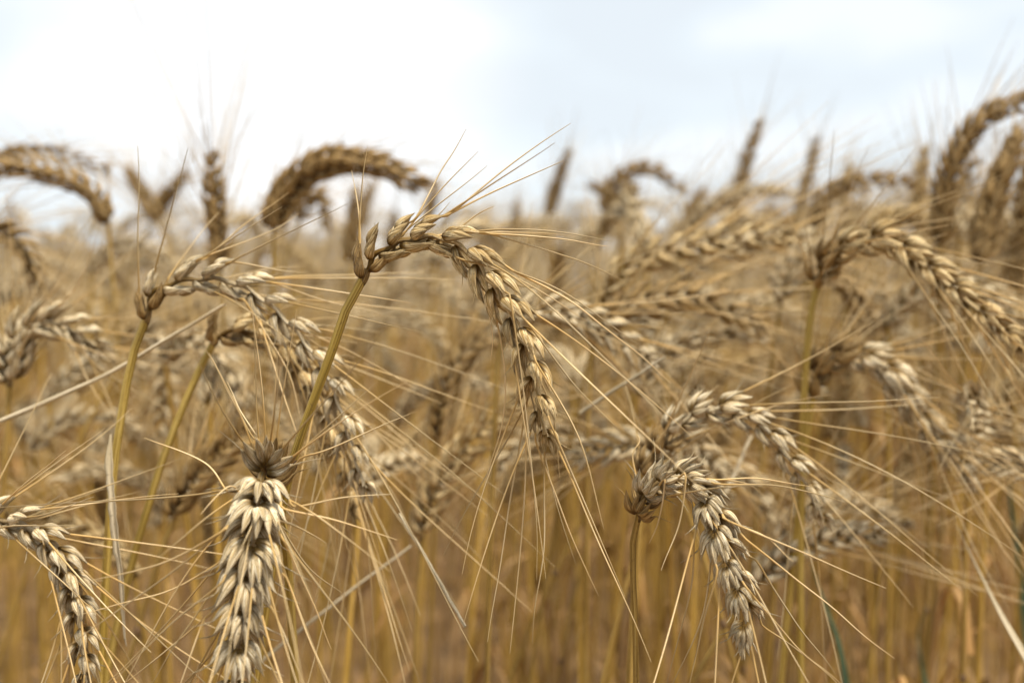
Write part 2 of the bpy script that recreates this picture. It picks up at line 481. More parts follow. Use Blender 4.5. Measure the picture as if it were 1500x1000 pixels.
def to_ground(P0, d, rg, lean=0.05):
    """points from P0 down to z=0, starting along d and settling to nearly vertical"""
    pts = [np.array(P0, float)]
    d = unit(d)
    tgt = unit(np.array([rg.normal() * lean, rg.normal() * lean, -1.0]))
    step = 0.02
    while pts[-1][2] > 0:
        d = unit(d * 0.88 + tgt * 0.12)
        if d[2] > -0.2:
            d = unit(d + np.array([0, 0, -0.25]))
        pts.append(pts[-1] + d * step)
        step = min(0.06, step * 1.12)
    a, b = pts[-2], pts[-1]
    f = a[2] / (a[2] - b[2] + 1e-9)
    pts[-1] = a + (b - a) * f
    return np.array(pts)

TOWARD = -FW   # towards the camera

def stalk(label, earpx, stempx=None, hero=False, n=18, roll=0.0, size=1.0, mat=None, stem_mat=None, stem_r=0.0015,
          leaf=None, seed=0, lod=None, xawn=(), nbrown=2, group='wheat stalks in the field', lean=0.05, nodes=(), nodecap=True, facing=None, **kw):
    rg = np.random.default_rng(1000 + seed)
    lod = (0 if hero else 1) if lod is None else lod
    E = np.array([at(*p) for p in earpx])
    if stempx:
        S = np.array([at(*p) for p in stempx])       # bottom to top
        S = np.vstack([S, E[:1]]) if np.linalg.norm(S[-1] - E[0]) > 1e-5 else S
        Sc = spline(S, max(12, len(S) * 6))
        down = to_ground(Sc[0], Sc[0] - Sc[2], rg, lean)
        SP = np.vstack([down[::-1][:-1], Sc])
    else:
        t0 = unit(E[0] - spline(E, 30)[2])
        down = to_ground(E[0], t0, rg, lean)
        SP = down[::-1]
    SP = spline(SP, 60)
    basep = SP[0].copy(); basep[2] = 0
    r_ = root('wheat_stalk', basep, label, 'wheat stalk', group)
    sm = MB()
    s_ = np.linspace(0, 1, len(SP))
    rr = stem_r * (1.25 - 0.25 * s_)
    tube(sm, SP, rr, k=12 if hero else 8, rnd=rg.random(), v0=0, v1=14)
    so = link('stem', shift(sm, basep).mesh('stem'), stem_mat or M_STEM, r_)
    # knots of the stem
    nd = list(nodes)
    zk = SP[0][2] + rg.uniform(0.48, 0.63)
    for p in nd + [None]:
        i = int(np.argmin(np.abs(SP[:, 2] - zk))) if p is None else int(np.argmin(np.linalg.norm(SP - at(*p), axis=1)))
        i = min(max(i, 1), len(SP) - 2)
        t = unit(SP[i + 1] - SP[i - 1])
        m = MB(); w_ = np.linspace(-1, 1, 7)
        tube(m, SP[i] + t * (w_ * 0.0022)[:, None], stem_r * (1.05 + 0.32 * np.cos(w_ * 1.5)), k=12, rnd=rg.random())
        link('knot', shift(m, basep).mesh('knot'), M_NODE, so)
    # collar under the ear
    t = unit(SP[-1] - SP[-3])
    m = MB(); w_ = np.linspace(-1, 1, 7)
    tube(m, SP[-1] + t * (w_ * 0.0028 - 0.001)[:, None], stem_r * (0.85 + 0.30 * np.cos(w_ * 1.6)) * size, k=10, rnd=rg.random())
    link('collar', shift(m, basep).mesh('collar'), M_HUSKB, r_)
    fc = TOWARD if facing is None else np.array(facing, float)
    rach, spk, awns = ear(E, fc, n=n, roll=roll, size=size, seed=seed, lod=lod, **kw)
    mh = mat or M_HUSK
    if hero:
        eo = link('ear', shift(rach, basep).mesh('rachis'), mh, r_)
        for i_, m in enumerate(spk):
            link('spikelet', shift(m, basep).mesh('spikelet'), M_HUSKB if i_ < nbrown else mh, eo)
        for m in awns[:98]:
            link('awn', shift(m, basep).mesh('awn'), M_AWN, eo)
        for k_, xa in enumerate(xawn):
            m = MB()
            # grows from the husk tip nearest to where it starts
            def scr(p_):
                v_ = p_ - CAMP; z_ = v_ @ FW
                return np.array([750 + FP * (v_ @ RT) / z_, 500 - FP * (v_ @ UP) / z_]), z_
            w1_ = np.array(xa[1], float) - xa[0]; w1_ /= np.linalg.norm(w1_)
            def cost(tp):
                q2, z_ = scr(tp[0]); t2, _ = scr(tp[0] + tp[1] * 0.004)
                return np.linalg.norm(q2 - xa[0]) + 14 * (1 - unit(t2 - q2) @ w1_)
            best = min(ear.tips, key=cost)
            (sx_, sy_), z_ = scr(best[0])
            q_ = [best[0] - best[1] * 0.001, best[0] + best[1] * 0.0025]
            dd_ = rg.uniform(-0.012, 0.02)
            for i_, a in enumerate(xa[1:]):
                fq = (i_ + 1) / len(xa)
                k_x = (1 - fq) * 0.5
                q_.append(at(a[0] + (sx_ - xa[0][0]) * k_x, a[1] + (sy_ - xa[0][1]) * k_x, z_ + dd_ * fq))
            PP = spline(q_, 22)
            wv = np.sin(np.linspace(0, rg.uniform(6, 14), 22))[:, None] * rg.normal(size=3) * 0.00022 * np.linspace(0, 1, 22)[:, None]
            t_ = np.linspace(0, 1, 22)
            tube(m, PP + wv, 0.00028 * (1 - t_) ** 0.7 + 0.00007, k=6, rnd=rg.random())
            link('awn', shift(m, basep).mesh('awn'), M_AWN, eo)
    else:
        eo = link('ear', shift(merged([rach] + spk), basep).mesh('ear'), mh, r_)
        if awns:
            link('beard', shift(merged(awns), basep).mesh('beard'), M_AWN, eo)
    if leaf:
        for lf in leaf:
            m = MB()
            LP = spline([at(*p) for p in lf['p']], 26)
            ws = lf.get('w', 0.0015)
            t_ = np.linspace(0, 1, 26)
            prof = np.clip(np.minimum(0.25 + t_ * 5, (1 - t_) ** 0.5 * 1.25), 0.03, 1) * rg.uniform(0.75, 1.1, 26)
            LP = LP + rg.normal(size=(26, 3)).cumsum(0) * 0.0001
            ribbon(m, LP, ws * prof, TOWARD + rg.normal(size=3) * 0.3, rnd=rg.random(), cup=lf.get('cup', 0.4), twist=lf.get('tw', 0.8))
            link('leaf', shift(m, basep).mesh('leaf'), lf.get('m', M_STRAW), r_)
    return r_

def straw(label, px, r=0.0012, mat=None, seed=0, flat=0.8, cat='straw', name='broken_straw', taper=0.6, down=False):
    rg = np.random.default_rng(5000 + seed)
    P = spline([at(*p) for p in px], 30)
    if down:
        P = np.vstack([to_ground(P[0], P[0] - P[2], rg, 0.05)[::-1][:-1], P])
    base = P[0].copy()
    m = MB(); t = np.linspace(0, 1, len(P))
    tube(m, P + rg.normal(size=P.shape).cumsum(0) * 0.00006, r * (1 - (1 - taper) * t), k=10, rnd=rg.random(), flat=flat, v1=6)
    o = link(name, shift(m, base).mesh(name), mat or M_STRAW)
    o.location = base
    o['label'] = label; o['category'] = cat
    return o

def blade(label, px, w=0.003, mat=None, seed=0, cup=0.4, tw=1.0, cat='leaf', name='leaf_blade'):
    rg = np.random.default_rng(7000 + seed)
    P = spline([at(*p) for p in px], 34)
    P = np.vstack([to_ground(P[0], P[0] - P[2], rg, 0.05)[::-1][:-1], P])
    base = P[0].copy()
    t = np.linspace(0, 1, len(P))
    m = MB()
    ribbon(m, P, w * np.clip(np.minimum(0.4 + t * 2, (1 - t) ** 0.6 * 1.3), 0.03, 1), TOWARD + rg.normal(size=3) * 0.2, rnd=rg.random(), cup=cup, twist=tw)
    o = link(name, shift(m, base).mesh(name), mat or M_LEAF)
    o.location = base
    o['label'] = label; o['category'] = cat
    return o

# ------------------------------------------------------------------ the stalks one can tell apart (pixel path + depth in metres)
def D(pts, d0, d1=None):
    """give a pixel path depths running from d0 to d1"""
    d1 = d0 if d1 is None else d1
    k = max(1, len(pts) - 1)
    return [(p[0], p[1], d0 + (d1 - d0) * i / k) for i, p in enumerate(pts)]

FOC = 'arched wheat ears in front'
# 1 the sharp ear in the middle
XA = [[(600, 338), (640, 265), (682, 194)], [(566, 362), (640, 300), (712, 243)], [(662, 322), (740, 252), (838, 182)], [(665, 332), (730, 285), (828, 238)],
      [(668, 334), (700, 312), (728, 300)], [(722, 350), (800, 350), (895, 362)], [(726, 356), (850, 385), (920, 415)], [(742, 388), (830, 430), (935, 505)],
      [(750, 392), (850, 450), (985, 560)], [(700, 396), (722, 480), (720, 530)], [(722, 430), (742, 540), (736, 620), (710, 715)], [(742, 440), (772, 620), (786, 760), (785, 850)],
      [(768, 590), (745, 740), (714, 940)], [(778, 600), (770, 740), (748, 958)], [(792, 640), (815, 720), (840, 790), (878, 870)], [(800, 600), (850, 720), (915, 872)],
      [(772, 470), (840, 560), (915, 640)], [(790, 520), (850, 640), (886, 775)], [(790, 660), (793, 800), (778, 940)], [(660, 375), (740, 400), (860, 470)], [(776, 500), (812, 600), (822, 700)]]
stalk('sharply focused wheat stalk in the middle, its ear arching over to the right',
      D([(535, 402), (550, 374), (588, 354), (638, 347), (682, 366), (712, 402), (737, 443), (765, 492), (781, 542), (789, 592), (797, 636)], 0.32, 0.315),
      D([(418, 720), (428, 676), (450, 612), (484, 520), (512, 440)], 0.33, 0.321), hero=True, n=22, roll=0.35, size=0.93, dense=1.2,
      seed=11, splay=22, fan=20, awn=0.066, aprob=0.25, aspread=0.30, grav=0.30, nodes=[(427, 680, 0.33)], stem_r=0.0015, base_open=-7, group=FOC, xawn=XA, jit=7)
XL = [[(470, 510), (560, 600), (668, 697)], [(490, 560), (600, 660), (715, 752)], [(345, 425), (380, 490), (410, 560), (445, 675)], [(350, 430), (420, 540), (440, 612)],
      [(310, 392), (360, 335), (425, 284)], [(300, 400), (400, 345), (440, 315)], [(380, 420), (480, 445), (560, 460)], [(400, 440), (500, 500), (610, 565)],
      [(470, 540), (505, 640), (540, 740)], [(500, 600), (580, 720), (610, 800)], [(345, 402), (400, 398), (455, 404)]]
# 2 left arching ear
stalk('wheat stalk with a long grey-tan ear arching right and a torn leaf hanging',
      D([(216, 462), (222, 432), (252, 415), (302, 408), (352, 418), (402, 452), (447, 502), (482, 556), (508, 628), (532, 712)], 0.365, 0.37),
      D([(158, 800), (165, 700), (176, 620), (190, 540), (207, 478)], 0.37, 0.365), hero=True, n=22, roll=0.35, size=0.93, seed=22, splay=24, fan=24,
      awn=0.075, aprob=0.5, aspread=0.35, grav=0.1, base_open=-4, mat=M_HUSKP, group=FOC, xawn=XL,
      leaf=[dict(p=D([(163, 636), (162, 690), (168, 780), (176, 860), (181, 945)], 0.362, 0.35), w=0.0017, tw=0.4, cup=0.5)])
# 3 its neighbour
stalk('wheat stalk with an olive stem and brown ear tucked under the long arching grey-tan ear',
      D([(316, 496), (332, 486), (366, 486), (404, 500), (440, 540), (474, 600), (500, 664), (522, 744)], 0.405, 0.40),
      D([(196, 815), (236, 680), (276, 578), (302, 522)], 0.405, 0.405), hero=True, n=17, roll=0.5, size=1.0, seed=33, splay=22, fan=22,
      awn=0.07, aspread=0.3, grav=0.25, base_open=12, group=FOC)
XP = [[(345, 718), (250, 728), (0, 742)], [(335, 760), (240, 820), (125, 850)], [(335, 780), (240, 850), (60, 975)], [(325, 800), (240, 862), (120, 895)],
      [(320, 840), (250, 910), (160, 1000)], [(315, 860), (260, 940), (215, 1010)], [(415, 690), (480, 660), (605, 604)], [(345, 684), (300, 665), (212, 635)],
      [(415, 725), (500, 725), (572, 722)], [(372, 680), (362, 640), (300, 515)], [(368, 668), (345, 600), (330, 560)], [(418, 735), (500, 762), (580, 790)],
      [(405, 745), (440, 770), (478, 795)], [(405, 760), (450, 830), (505, 872)], [(415, 780), (450, 860), (487, 950)], [(418, 790), (500, 900), (570, 1000)],
      [(405, 850), (450, 940), (490, 1020)], [(395, 880), (430, 960), (452, 1020)], [(310, 900), (280, 960), (255, 1030)]]
# 4 pale ear hanging towards the viewer
stalk('pale whitish wheat ear hanging towards the viewer under a brown cup of upturned husks',
      [(390, 712, 0.315), (387, 700, 0.310), (383, 698, 0.306), (380, 712, 0.300), (372, 770, 0.294), (362, 830, 0.292), (354, 900, 0.290), (346, 970, 0.289), (336, 1060, 0.289)],
      [(424, 860, 0.345), (418, 790, 0.337), (404, 740, 0.326)], hero=True, n=20, dense=1.35, flip=-1, nbrown=3, roll=math.pi / 2, size=1.05, seed=44, splay=32, fan=33, nf=5, twist=0.2,
      awn=0.070, aprob=0.4, aspread=0.75, grav=0.0, base_open=18, mat=M_HUSKP, wide=0.76, split=0.6, curly=0.1, group=FOC, awnr=0.9, jit=8, xawn=XP)
XR = [[(985, 702), (990, 770), (966, 836)], [(962, 712), (964, 760), (950, 796)], [(1022, 716), (1018, 760), (1030, 806)], [(1045, 712), (1150, 714), (1236, 736)],
      [(1080, 762), (1180, 810), (1300, 862)], [(1080, 756), (1130, 788), (1166, 822)], [(1090, 790), (1180, 860), (1310, 966)], [(1095, 812), (1150, 890), (1222, 985)],
      [(1015, 765), (1010, 860), (975, 1000)], [(1045, 800), (1030, 900), (985, 1005)], [(1055, 830), (1030, 920), (1010, 1010)], [(1110, 900), (1170, 950), (1244, 1010)],
      [(1100, 840), (1160, 930), (1250, 1020)], [(1035, 700), (1110, 700), (1186, 712)]]
# 5 lower right ear
stalk('wheat stalk low on the right whose pale ear has short curly awns',
      [(937, 748, 0.325), (948, 722, 0.322), (976, 702, 0.318), (1012, 704, 0.314), (1040, 738, 0.311), (1056, 790, 0.309), (1074, 840, 0.308), (1092, 888, 0.307), (1096, 936, 0.307)],
      D([(932, 1010), (930, 900), (926, 810), (931, 768)], 0.335, 0.327), hero=True, n=17, stem_r=0.0010, stem_mat=M_STEMA, roll=1.2, size=0.82, seed=55, splay=27, fan=30, nf=5, wide=0.8, aprob=0.2,
      awn=0.066, aspread=0.5, grav=0.12, base_open=2, mat=M_HUSKP, curly=0.3, split=0.5, jit=7, xawn=XR, group=FOC)
# 6 arch behind it
stalk('slightly blurred wheat ear arching right just above the pale ear low on the right',
      D([(946, 690), (968, 650), (1006, 612), (1062, 598), (1112, 620), (1150, 664), (1180, 710), (1204, 758)], 0.385, 0.385),
      D([(930, 860), (936, 760), (944, 700)], 0.39, 0.386), hero=True, n=18, roll=0.6, size=0.86, stem_mat=M_STEMA, seed=66, splay=22, fan=24, awn=0.075, aprob=0.35, aspread=0.35, grav=0.15, mat=M_HUSKP, nbrown=4, base_open=2, group=FOC)
# 7 right mid
stalk('blurred wheat stalk whose grey ear slopes down right towards the starlike ear',
      D([(1192, 572), (1200, 540), (1236, 520), (1284, 530), (1318, 566), (1350, 612), (1384, 652), (1420, 695)], 0.46, 0.45),
      None, hero=True, n=17, roll=0.9, size=1.12, seed=77, splay=24, fan=24, nf=4, awn=0.075, aspread=0.4, grav=0.1, mat=M_HUSKP, nbrown=5, base_open=4, group=FOC)
# 8 upper right arch
stalk('blurred wheat stalk with an olive stem and long ear arching out to the right edge',
      D([(1200, 408), (1208, 384), (1252, 356), (1306, 354), (1360, 394), (1416, 440), (1472, 486), (1520, 524)], 0.45, 0.40),
      D([(1176, 640), (1180, 540), (1190, 450)], 0.455, 0.45), hero=True, n=18, roll=0.4, size=1.08, seed=88, splay=23, fan=24, awn=0.07, aspread=0.3, grav=0.1, mat=M_HUSK, nbrown=4, base_open=4, group=FOC)
# 9 lower left
stalk('plump pale wheat ear arching in low from the left edge',
      D([(-60, 800), (-22, 766), (22, 764), (62, 786), (92, 826), (110, 870), (118, 930), (128, 1010)], 0.345, 0.34),
      None, hero=True, n=20, roll=0.2, size=0.88, seed=99, splay=24, fan=24, awn=0.07, aspread=0.35, grav=0.0, mat=M_HUSKP, group=FOC)

MID = 'blurred wheat stalks just behind'
def mid(label, ex, d, sx=None, seed=0, d1=None, **kw):
    kw.setdefault('group', MID); kw.setdefault('stem_mat', M_STEMA); kw.setdefault('stem_r', 0.0012)
    return stalk(label, D(ex, d, d1), D(sx, d * 1.01, d) if sx else None, seed=seed, **kw)

mid('dark thick wheat ear bowing right against the sky above the long grey-tan ear', [(402, 330), (414, 292), (446, 256), (496, 236), (556, 242), (612, 268)], 0.62, [(392, 480), (398, 400)], 110, size=1.35, wide=1.2, roll=0.9, splay=25, n=26, awn=0.05, aprob=0.6, awnr=0.7, aspread=0.3, mat=M_HUSKB)
mid('upright wheat ear on the left with tall awns spread like a fan into the sky', [(322, 392), (318, 330), (315, 285), (312, 232)], 0.62, [(330, 700), (328, 500)], 111, size=1.0, wide=1.1, roll=0.8, splay=26, n=17, awn=0.12, aspread=0.4, grav=0.0, aprob=0.75, awnr=0.8, mat=M_HUSKB)
mid('wheat stalk at upper left with its ear stretching left to the edge', [(158, 322), (142, 290), (106, 266), (60, 252), (10, 246), (-40, 262)], 0.62, [(176, 560), (166, 420)], 112, size=0.98, wide=1.15, roll=0.9, n=24, mat=M_HUSKB, awn=0.05, splay=26)
mid('faint wheat ear lying flat above the ear that stretches left', [(-10, 236), (30, 224), (80, 224), (120, 236), (156, 250)], 0.80, None, 113, n=17, mat=M_HUSKB, awn=0.05, splay=20)
mid('small dark wheat arch at the left edge under the ear that stretches left', [(-50, 352), (-18, 338), (16, 344), (42, 372), (54, 414)], 0.60, None, 114, n=16, mat=M_HUSKB)
mid('golden bushy wheat ear near the left edge above the fallen grey straw', [(14, 556), (18, 512), (40, 482), (88, 474), (140, 506)], 0.46, [(2, 760), (10, 640)], 115, n=16, size=1.12, mat=M_HUSKP, awn=0.05, splay=30, grav=-0.5, aspread=0.7, aprob=0.95)
mid('brown wheat ear leaning right low between the two olive stems and the pale ear', [(258, 752), (276, 714), (312, 672), (362, 630)], 0.47, None, 116, n=15, mat=M_HUSKB, size=1.0, awn=0.05, splay=30)
mid('pale blurred ear hanging between the two olive stems on the left', [(205, 500), (222, 486), (240, 520), (244, 570), (236, 636)], 0.60, None, 117, n=15, mat=M_HUSKP, awn=0.05)
mid('golden wheat ear leaning right in the middle below the hanging tip of the sharp ear', [(618, 780), (634, 728), (668, 672), (714, 620), (756, 584)], 0.50, [(606, 1000), (612, 880)], 118, n=18, size=1.1, splay=26, awn=0.06)
mid('dark wheat ear curving left of the sharp hanging ear', [(640, 640), (650, 580), (668, 530), (700, 498), (740, 492)], 0.55, [(628, 1000), (636, 780)], 119, n=17, mat=M_HUSKB, size=1.1)
mid('pale wheat ear lying to the right just behind the sharp hanging ear', [(735, 492), (760, 462), (800, 454), (852, 466), (904, 494), (946, 526)], 0.44, [(716, 900), (722, 700), (728, 560)], 120, n=17, mat=M_HUSKP, awn=0.06)
mid('wheat ear arching right behind the pale one beside the sharp ear', [(870, 500), (896, 462), (950, 440), (1012, 436), (1064, 452), (1112, 480)], 0.50, [(860, 760), (862, 600)], 121, n=19, mat=M_HUSKB, size=1.1)
mid('long wheat ear rising right from behind the right of the sharp ear', [(880, 462), (898, 414), (944, 378), (1010, 362), (1080, 352), (1150, 346)], 0.53, None, 122, n=20, size=1.1, mat=M_HUSK, awn=0.08)
mid('long pale wheat ear running level to the right beneath the upper right arches', [(1004, 410), (1030, 376), (1084, 362), (1140, 352), (1190, 352), (1226, 372)], 0.60, None, 123, n=18, mat=M_HUSKP, awn=0.06)
mid('small pale wheat ear curled beside the base of the upper right arch', [(1146, 436), (1150, 408), (1168, 386), (1196, 372), (1222, 380)], 0.58, [(1116, 660), (1130, 530)], 124, n=13, mat=M_HUSKP, awn=0.05, splay=30, size=1.1)
mid('dark slim wheat ear slanting down under the upper right arch', [(1206, 410), (1228, 408), (1250, 436), (1274, 470), (1294, 508)], 0.62, None, 125, n=15, mat=M_HUSKB, awn=0.04)
mid('tall dark wheat ear at the right bowing over the top right corner', [(1378, 350), (1388, 262), (1412, 206), (1450, 168), (1520, 142)], 0.62, [(1366, 700), (1372, 520)], 126, n=28, mat=M_HUSKB, size=1.15, wide=1.1, roll=0.7, awn=0.05, splay=24)
mid('short dark wheat ear leaning beside the tall one at the right', [(1390, 340), (1404, 296), (1416, 268), (1428, 240)], 0.75, None, 127, n=13, mat=M_HUSKB)
mid('dark upright wheat ear leaning right near the right edge', [(1436, 380), (1450, 310), (1470, 250), (1492, 198)], 0.60, None, 128, n=22, size=1.2, wide=1.4, roll=0.7, mat=M_HUSKB, awn=0.05, splay=16)
mid('wheat ear cut by the right edge below the dark upright one', [(1492, 420), (1498, 340), (1504, 270), (1514, 220)], 0.70, None, 129, n=19, size=1.2, wide=1.4, roll=0.7, mat=M_HUSKB, awn=0.05)
mid('starlike wheat ear pointing at the viewer near the right edge', [(1424, 648, 0), (1428, 615, 0), (1428, 592, 0), (1426, 580, 0)], 0.50, [(1410, 1000), (1416, 780)], 130, d1=0.43, n=14, mat=M_HUSKP, awn=0.045, splay=38, aspread=0.7, grav=0, aprob=0.95, facing=(1, 0, 0.2))
mid('pale wheat ear pointing left from the right edge under the starlike one', [(1560, 720), (1528, 690), (1486, 682), (1432, 676)], 0.46, None, 131, n=12, mat=M_HUSKP, awn=0.06, splay=26)
mid('grey wheat ear lying left of the base of the lower right arch', [(986, 700), (966, 664), (930, 652), (886, 656), (846, 668)], 0.46, None, 132, n=15, mat=M_HUSKP, awn=0.05)
mid('grey wheat ear hanging inside the lower right arch', [(970, 690), (988, 650), (1018, 650), (1042, 684), (1062, 726)], 0.50, None, 133, n=14, mat=M_HUSKP, awn=0.05)
mid('low wheat ear reaching right with awns spread towards the right edge', [(1112, 850), (1140, 820), (1182, 798), (1232, 786), (1284, 782)], 0.47, None, 134, n=16, mat=M_HUSKP, awn=0.085, aspread=0.5, grav=0.05, aprob=0.6)
FARG = 'small far wheat ears against the sky'
def far(label, ex, d, seed, **kw):
    kw.setdefault('mat', M_HUSKB); kw.setdefault('awn', 0.05); kw.setdefault('n', 17); kw.setdefault('size', 0.98); kw.setdefault('wide', 1.25); kw.setdefault('roll', 0.8); d = d * 0.85  # dark husk colour stands in for backlit silhouettes
    return mid(label, ex, d, None, seed, group=FARG, lod=2, **kw)
far('lone small dark upright wheat ear against the white sky right of the middle', [(804, 312), (812, 280), (822, 252), (832, 226)], 1.25, 140)
far('tallest slim upright wheat ear against the sky right of the little arch', [(1078, 306), (1086, 262), (1098, 222), (1112, 182)], 1.05, 141)
far('slim wheat ear standing right of the tallest slim one against the sky', [(1170, 320), (1178, 278), (1188, 240), (1196, 206)], 1.15, 142)
far('little arched wheat ear with sky under it right of the lone dark one', [(888, 306), (900, 268), (930, 248), (962, 250), (998, 278)], 1.0, 143)
far('tiny wheat ear beside the foot of the little arch', [(896, 310), (890, 290), (878, 276), (866, 272)], 1.3, 144, n=10)
far('arched wheat ear reaching right below the slim upright ones', [(1196, 330), (1206, 290), (1246, 268), (1290, 264), (1330, 268)], 0.85, 145)
far('pale upright wheat ear between that arch and the tall dark one', [(1340, 330), (1346, 290), (1350, 250), (1354, 222)], 0.95, 146, mat=M_HUSK)
far('faint wheat ear behind the slim upright ones', [(1236, 300), (1240, 270), (1244, 240)], 1.3, 147, mat=M_HUSK, n=12)
far('small wheat ear standing in the gap below the dark thick ear', [(514, 380), (516, 340), (518, 310), (520, 282)], 1.05, 148)
far('small wheat ear leaning left in the gap at upper left', [(228, 318), (214, 290), (202, 272), (190, 252)], 1.1, 149)
far('small wheat ear leaning right in the gap at upper left', [(224, 322), (240, 294), (254, 274), (270, 256)], 1.15, 150)
far('tiny wheat ear top showing above the sharp arch', [(752, 350), (756, 324), (758, 296)], 1.6, 151, n=12)
far('short wheat ear leaning in the gap right of the little arch', [(1002, 352), (1010, 322), (1020, 300), (1030, 280)], 1.1, 152, n=12)
far('small wheat ear hanging under the tip of the dark thick ear', [(440, 320), (456, 286), (474, 292), (480, 330)], 0.95, 153, n=12)
far('wheat ear arching right above the upper right arch', [(1262, 372), (1276, 336), (1310, 318), (1344, 318), (1366, 334)], 0.8, 154, mat=M_HUSK)
far('tiny wheat ear hidden behind the sharp arch awns', [(626, 330), (632, 296), (640, 270)], 1.3, 155, n=12)
far('faint wheat ear leaning behind the lone arch of the sharp ear', [(530, 330), (536, 300), (545, 270)], 1.4, 156, n=12)

# ------------------------------------------------------------------ fallen straws and loose leaves
straw('long grey broken straw slanting up from the left edge behind the olive stems', D([(-60, 640), (60, 590), (160, 545), (250, 492), (328, 444)], 0.40, 0.385), r=0.0013, seed=1)
straw('pale dry straw slanting up right beside the pale hanging ear', D([(330, 1010), (430, 930), (520, 860), (604, 798)], 0.42, 0.43), r=0.0011, seed=2)
straw('thin pale awl-like straw slanting down right below the middle', D([(585, 752), (632, 830), (682, 918)], 0.36, 0.34), r=0.0007, seed=3, taper=1.0)
blade('pale bent leaf running down to the right bottom corner', [(1402, 770, 0.44), (1430, 830, 0.43), (1465, 900, 0.42), (1505, 970, 0.41)][::-1], w=0.0022, seed=4, mat=M_STRAW)
blade('brown twisted dry leaf standing behind the lower right ears', D([(1190, 1040), (1230, 900), (1262, 800), (1290, 700)], 0.62), w=0.0045, seed=5)
straw('pale flat straw strip inside the lower right arch', D([(1062, 722), (1082, 682), (1102, 640)], 0.44), r=0.002, seed=6, flat=0.4)
straw('light slanting straw right of the hanging tip of the sharp ear', D([(850, 606), (910, 566), (974, 524)], 0.42, 0.40), r=0.0011, seed=10)
blade('dark green leaf low behind the lower right ear', D([(1242, 1040), (1228, 950), (1206, 880), (1186, 822)], 0.52), w=0.0034, seed=7, mat=M_GREEN)
blade('green leaf at the bottom near the right edge', D([(1370, 1060), (1352, 990), (1345, 930), (1360, 880)], 0.60), w=0.003, seed=8, mat=M_GREEN)
blade('narrow green leaf at the right edge', D([(1500, 900), (1488, 800), (1478, 720), (1492, 640)], 0.65), w=0.004, seed=9, mat=M_GREEN)

# ------------------------------------------------------------------ fill: template stalks, copied
def template(seed, bend, lod, flip=1, beard_n=0.8):
    """a whole stalk in local space: foot at the origin, bending towards +x; highest point at z=1 after scaling"""
    rg = np.random.default_rng(seed)
    h = 0.80; lean = rg.uniform(-0.03, 0.06)
    P = [np.array([0, 0, 0.0]), np.array([lean * 0.3, rg.normal() * 0.01, h * 0.5]), np.array([lean, rg.normal() * 0.01, h])]
    a = math.radians(rg.uniform(2, 12)); p = P[-1].copy()
    La = 0.095; k = 9
    pe = [p.copy()]
    for i in range(k):
        a2 = a + math.radians(bend) * ((i + 1) / k) ** 0.8
        p = p + (La / k) * np.array([math.sin(a2), rg.normal() * 0.03, math.cos(a2)])
        pe.append(p.copy())
    nk = 18 if lod < 3 else 16
    sm = MB(); SP = spline(P, 12 if lod < 3 else 6)
    tube(sm, SP, 0.00155, k=6 if lod < 3 else 4, rnd=rg.random(), v1=12)
    rach, spk, awns = ear(pe, (rg.normal() * 0.5, -1, 0.1), n=nk, roll=rg.uniform(0, 1.6), size=rg.uniform(0.98, 1.18) if lod < 3 else 1.4, seed=seed, lod=lod,
                          nf=3 if lod < 3 else 1, wide=1.15 if lod < 3 else 1.8, awn=0.06, aprob=beard_n if lod < 3 else 0.75, grav=0.15, awnr=1.0 if lod < 3 else 1.3, splay=rg.uniform(18, 26))
    leaves = []
    for q in range(3):
        z = rg.uniform(0.25, 0.58) if q else rg.uniform(0.5, 0.66)
        ph = rg.uniform(0, 6.28); o = np.array([math.cos(ph), math.sin(ph), 0])
        b = np.array([lean * z / h, 0, z])
        ln = rg.uniform(0.08, 0.22)
        LP = [b, b + o * 0.02 + np.array([0, 0, 0.035]), b + o * 0.05 + np.array([0, 0, 0.02]), b + o * 0.065 + np.array([0, 0, -ln * 0.5]), b + o * 0.06 + np.array([0, 0, -ln])]
        LC = spline(LP, 12 if lod < 3 else 7)
        t_ = np.linspace(0, 1, len(LC))
        lm = MB(); leaves.append(lm)
        ribbon(lm, LC, rg.uniform(0.002, 0.0042) * np.clip((1 - t_) ** 0.6, 0.05, 1), o, rnd=rg.random(), k=3 if lod < 3 else 2, cup=0.4, twist=rg.uniform(-2, 2))
    top = max(v[2] for v in pe)
    return sm, merged([rach] + spk), merged(awns), leaves, top

FR = np.random.default_rng(2024)
BENDS = [(15, 'upright'), (110, 'nodding'), (150, 'drooping'), (75, 'leaning'), (130, 'nodding'), (25, 'upright'), (165, 'drooping'), (95, 'leaning')]
TPL = []
for i, (b, kind) in enumerate(BENDS):
    sm, em, bm_, lm, top = template(300 + i, b, 2)
    mats = [M_HUSK, M_HUSKP, M_HUSKP, M_HUSK, M_HUSKP, M_HUSKB, M_HUSKP, M_HUSKP]  # mostly the pale husk, highlights put into the colour
    me = [sm.mesh('stem'), em.mesh('ear'), bm_.mesh('beard')] + [l_.mesh('leaf') for l_ in lm]
    for x, mt in zip(me, [M_STEMG, mats[i], M_AWN] + [M_LEAF] * len(lm)):
        x.materials.append(mt)
    TPL.append((me, top, kind))

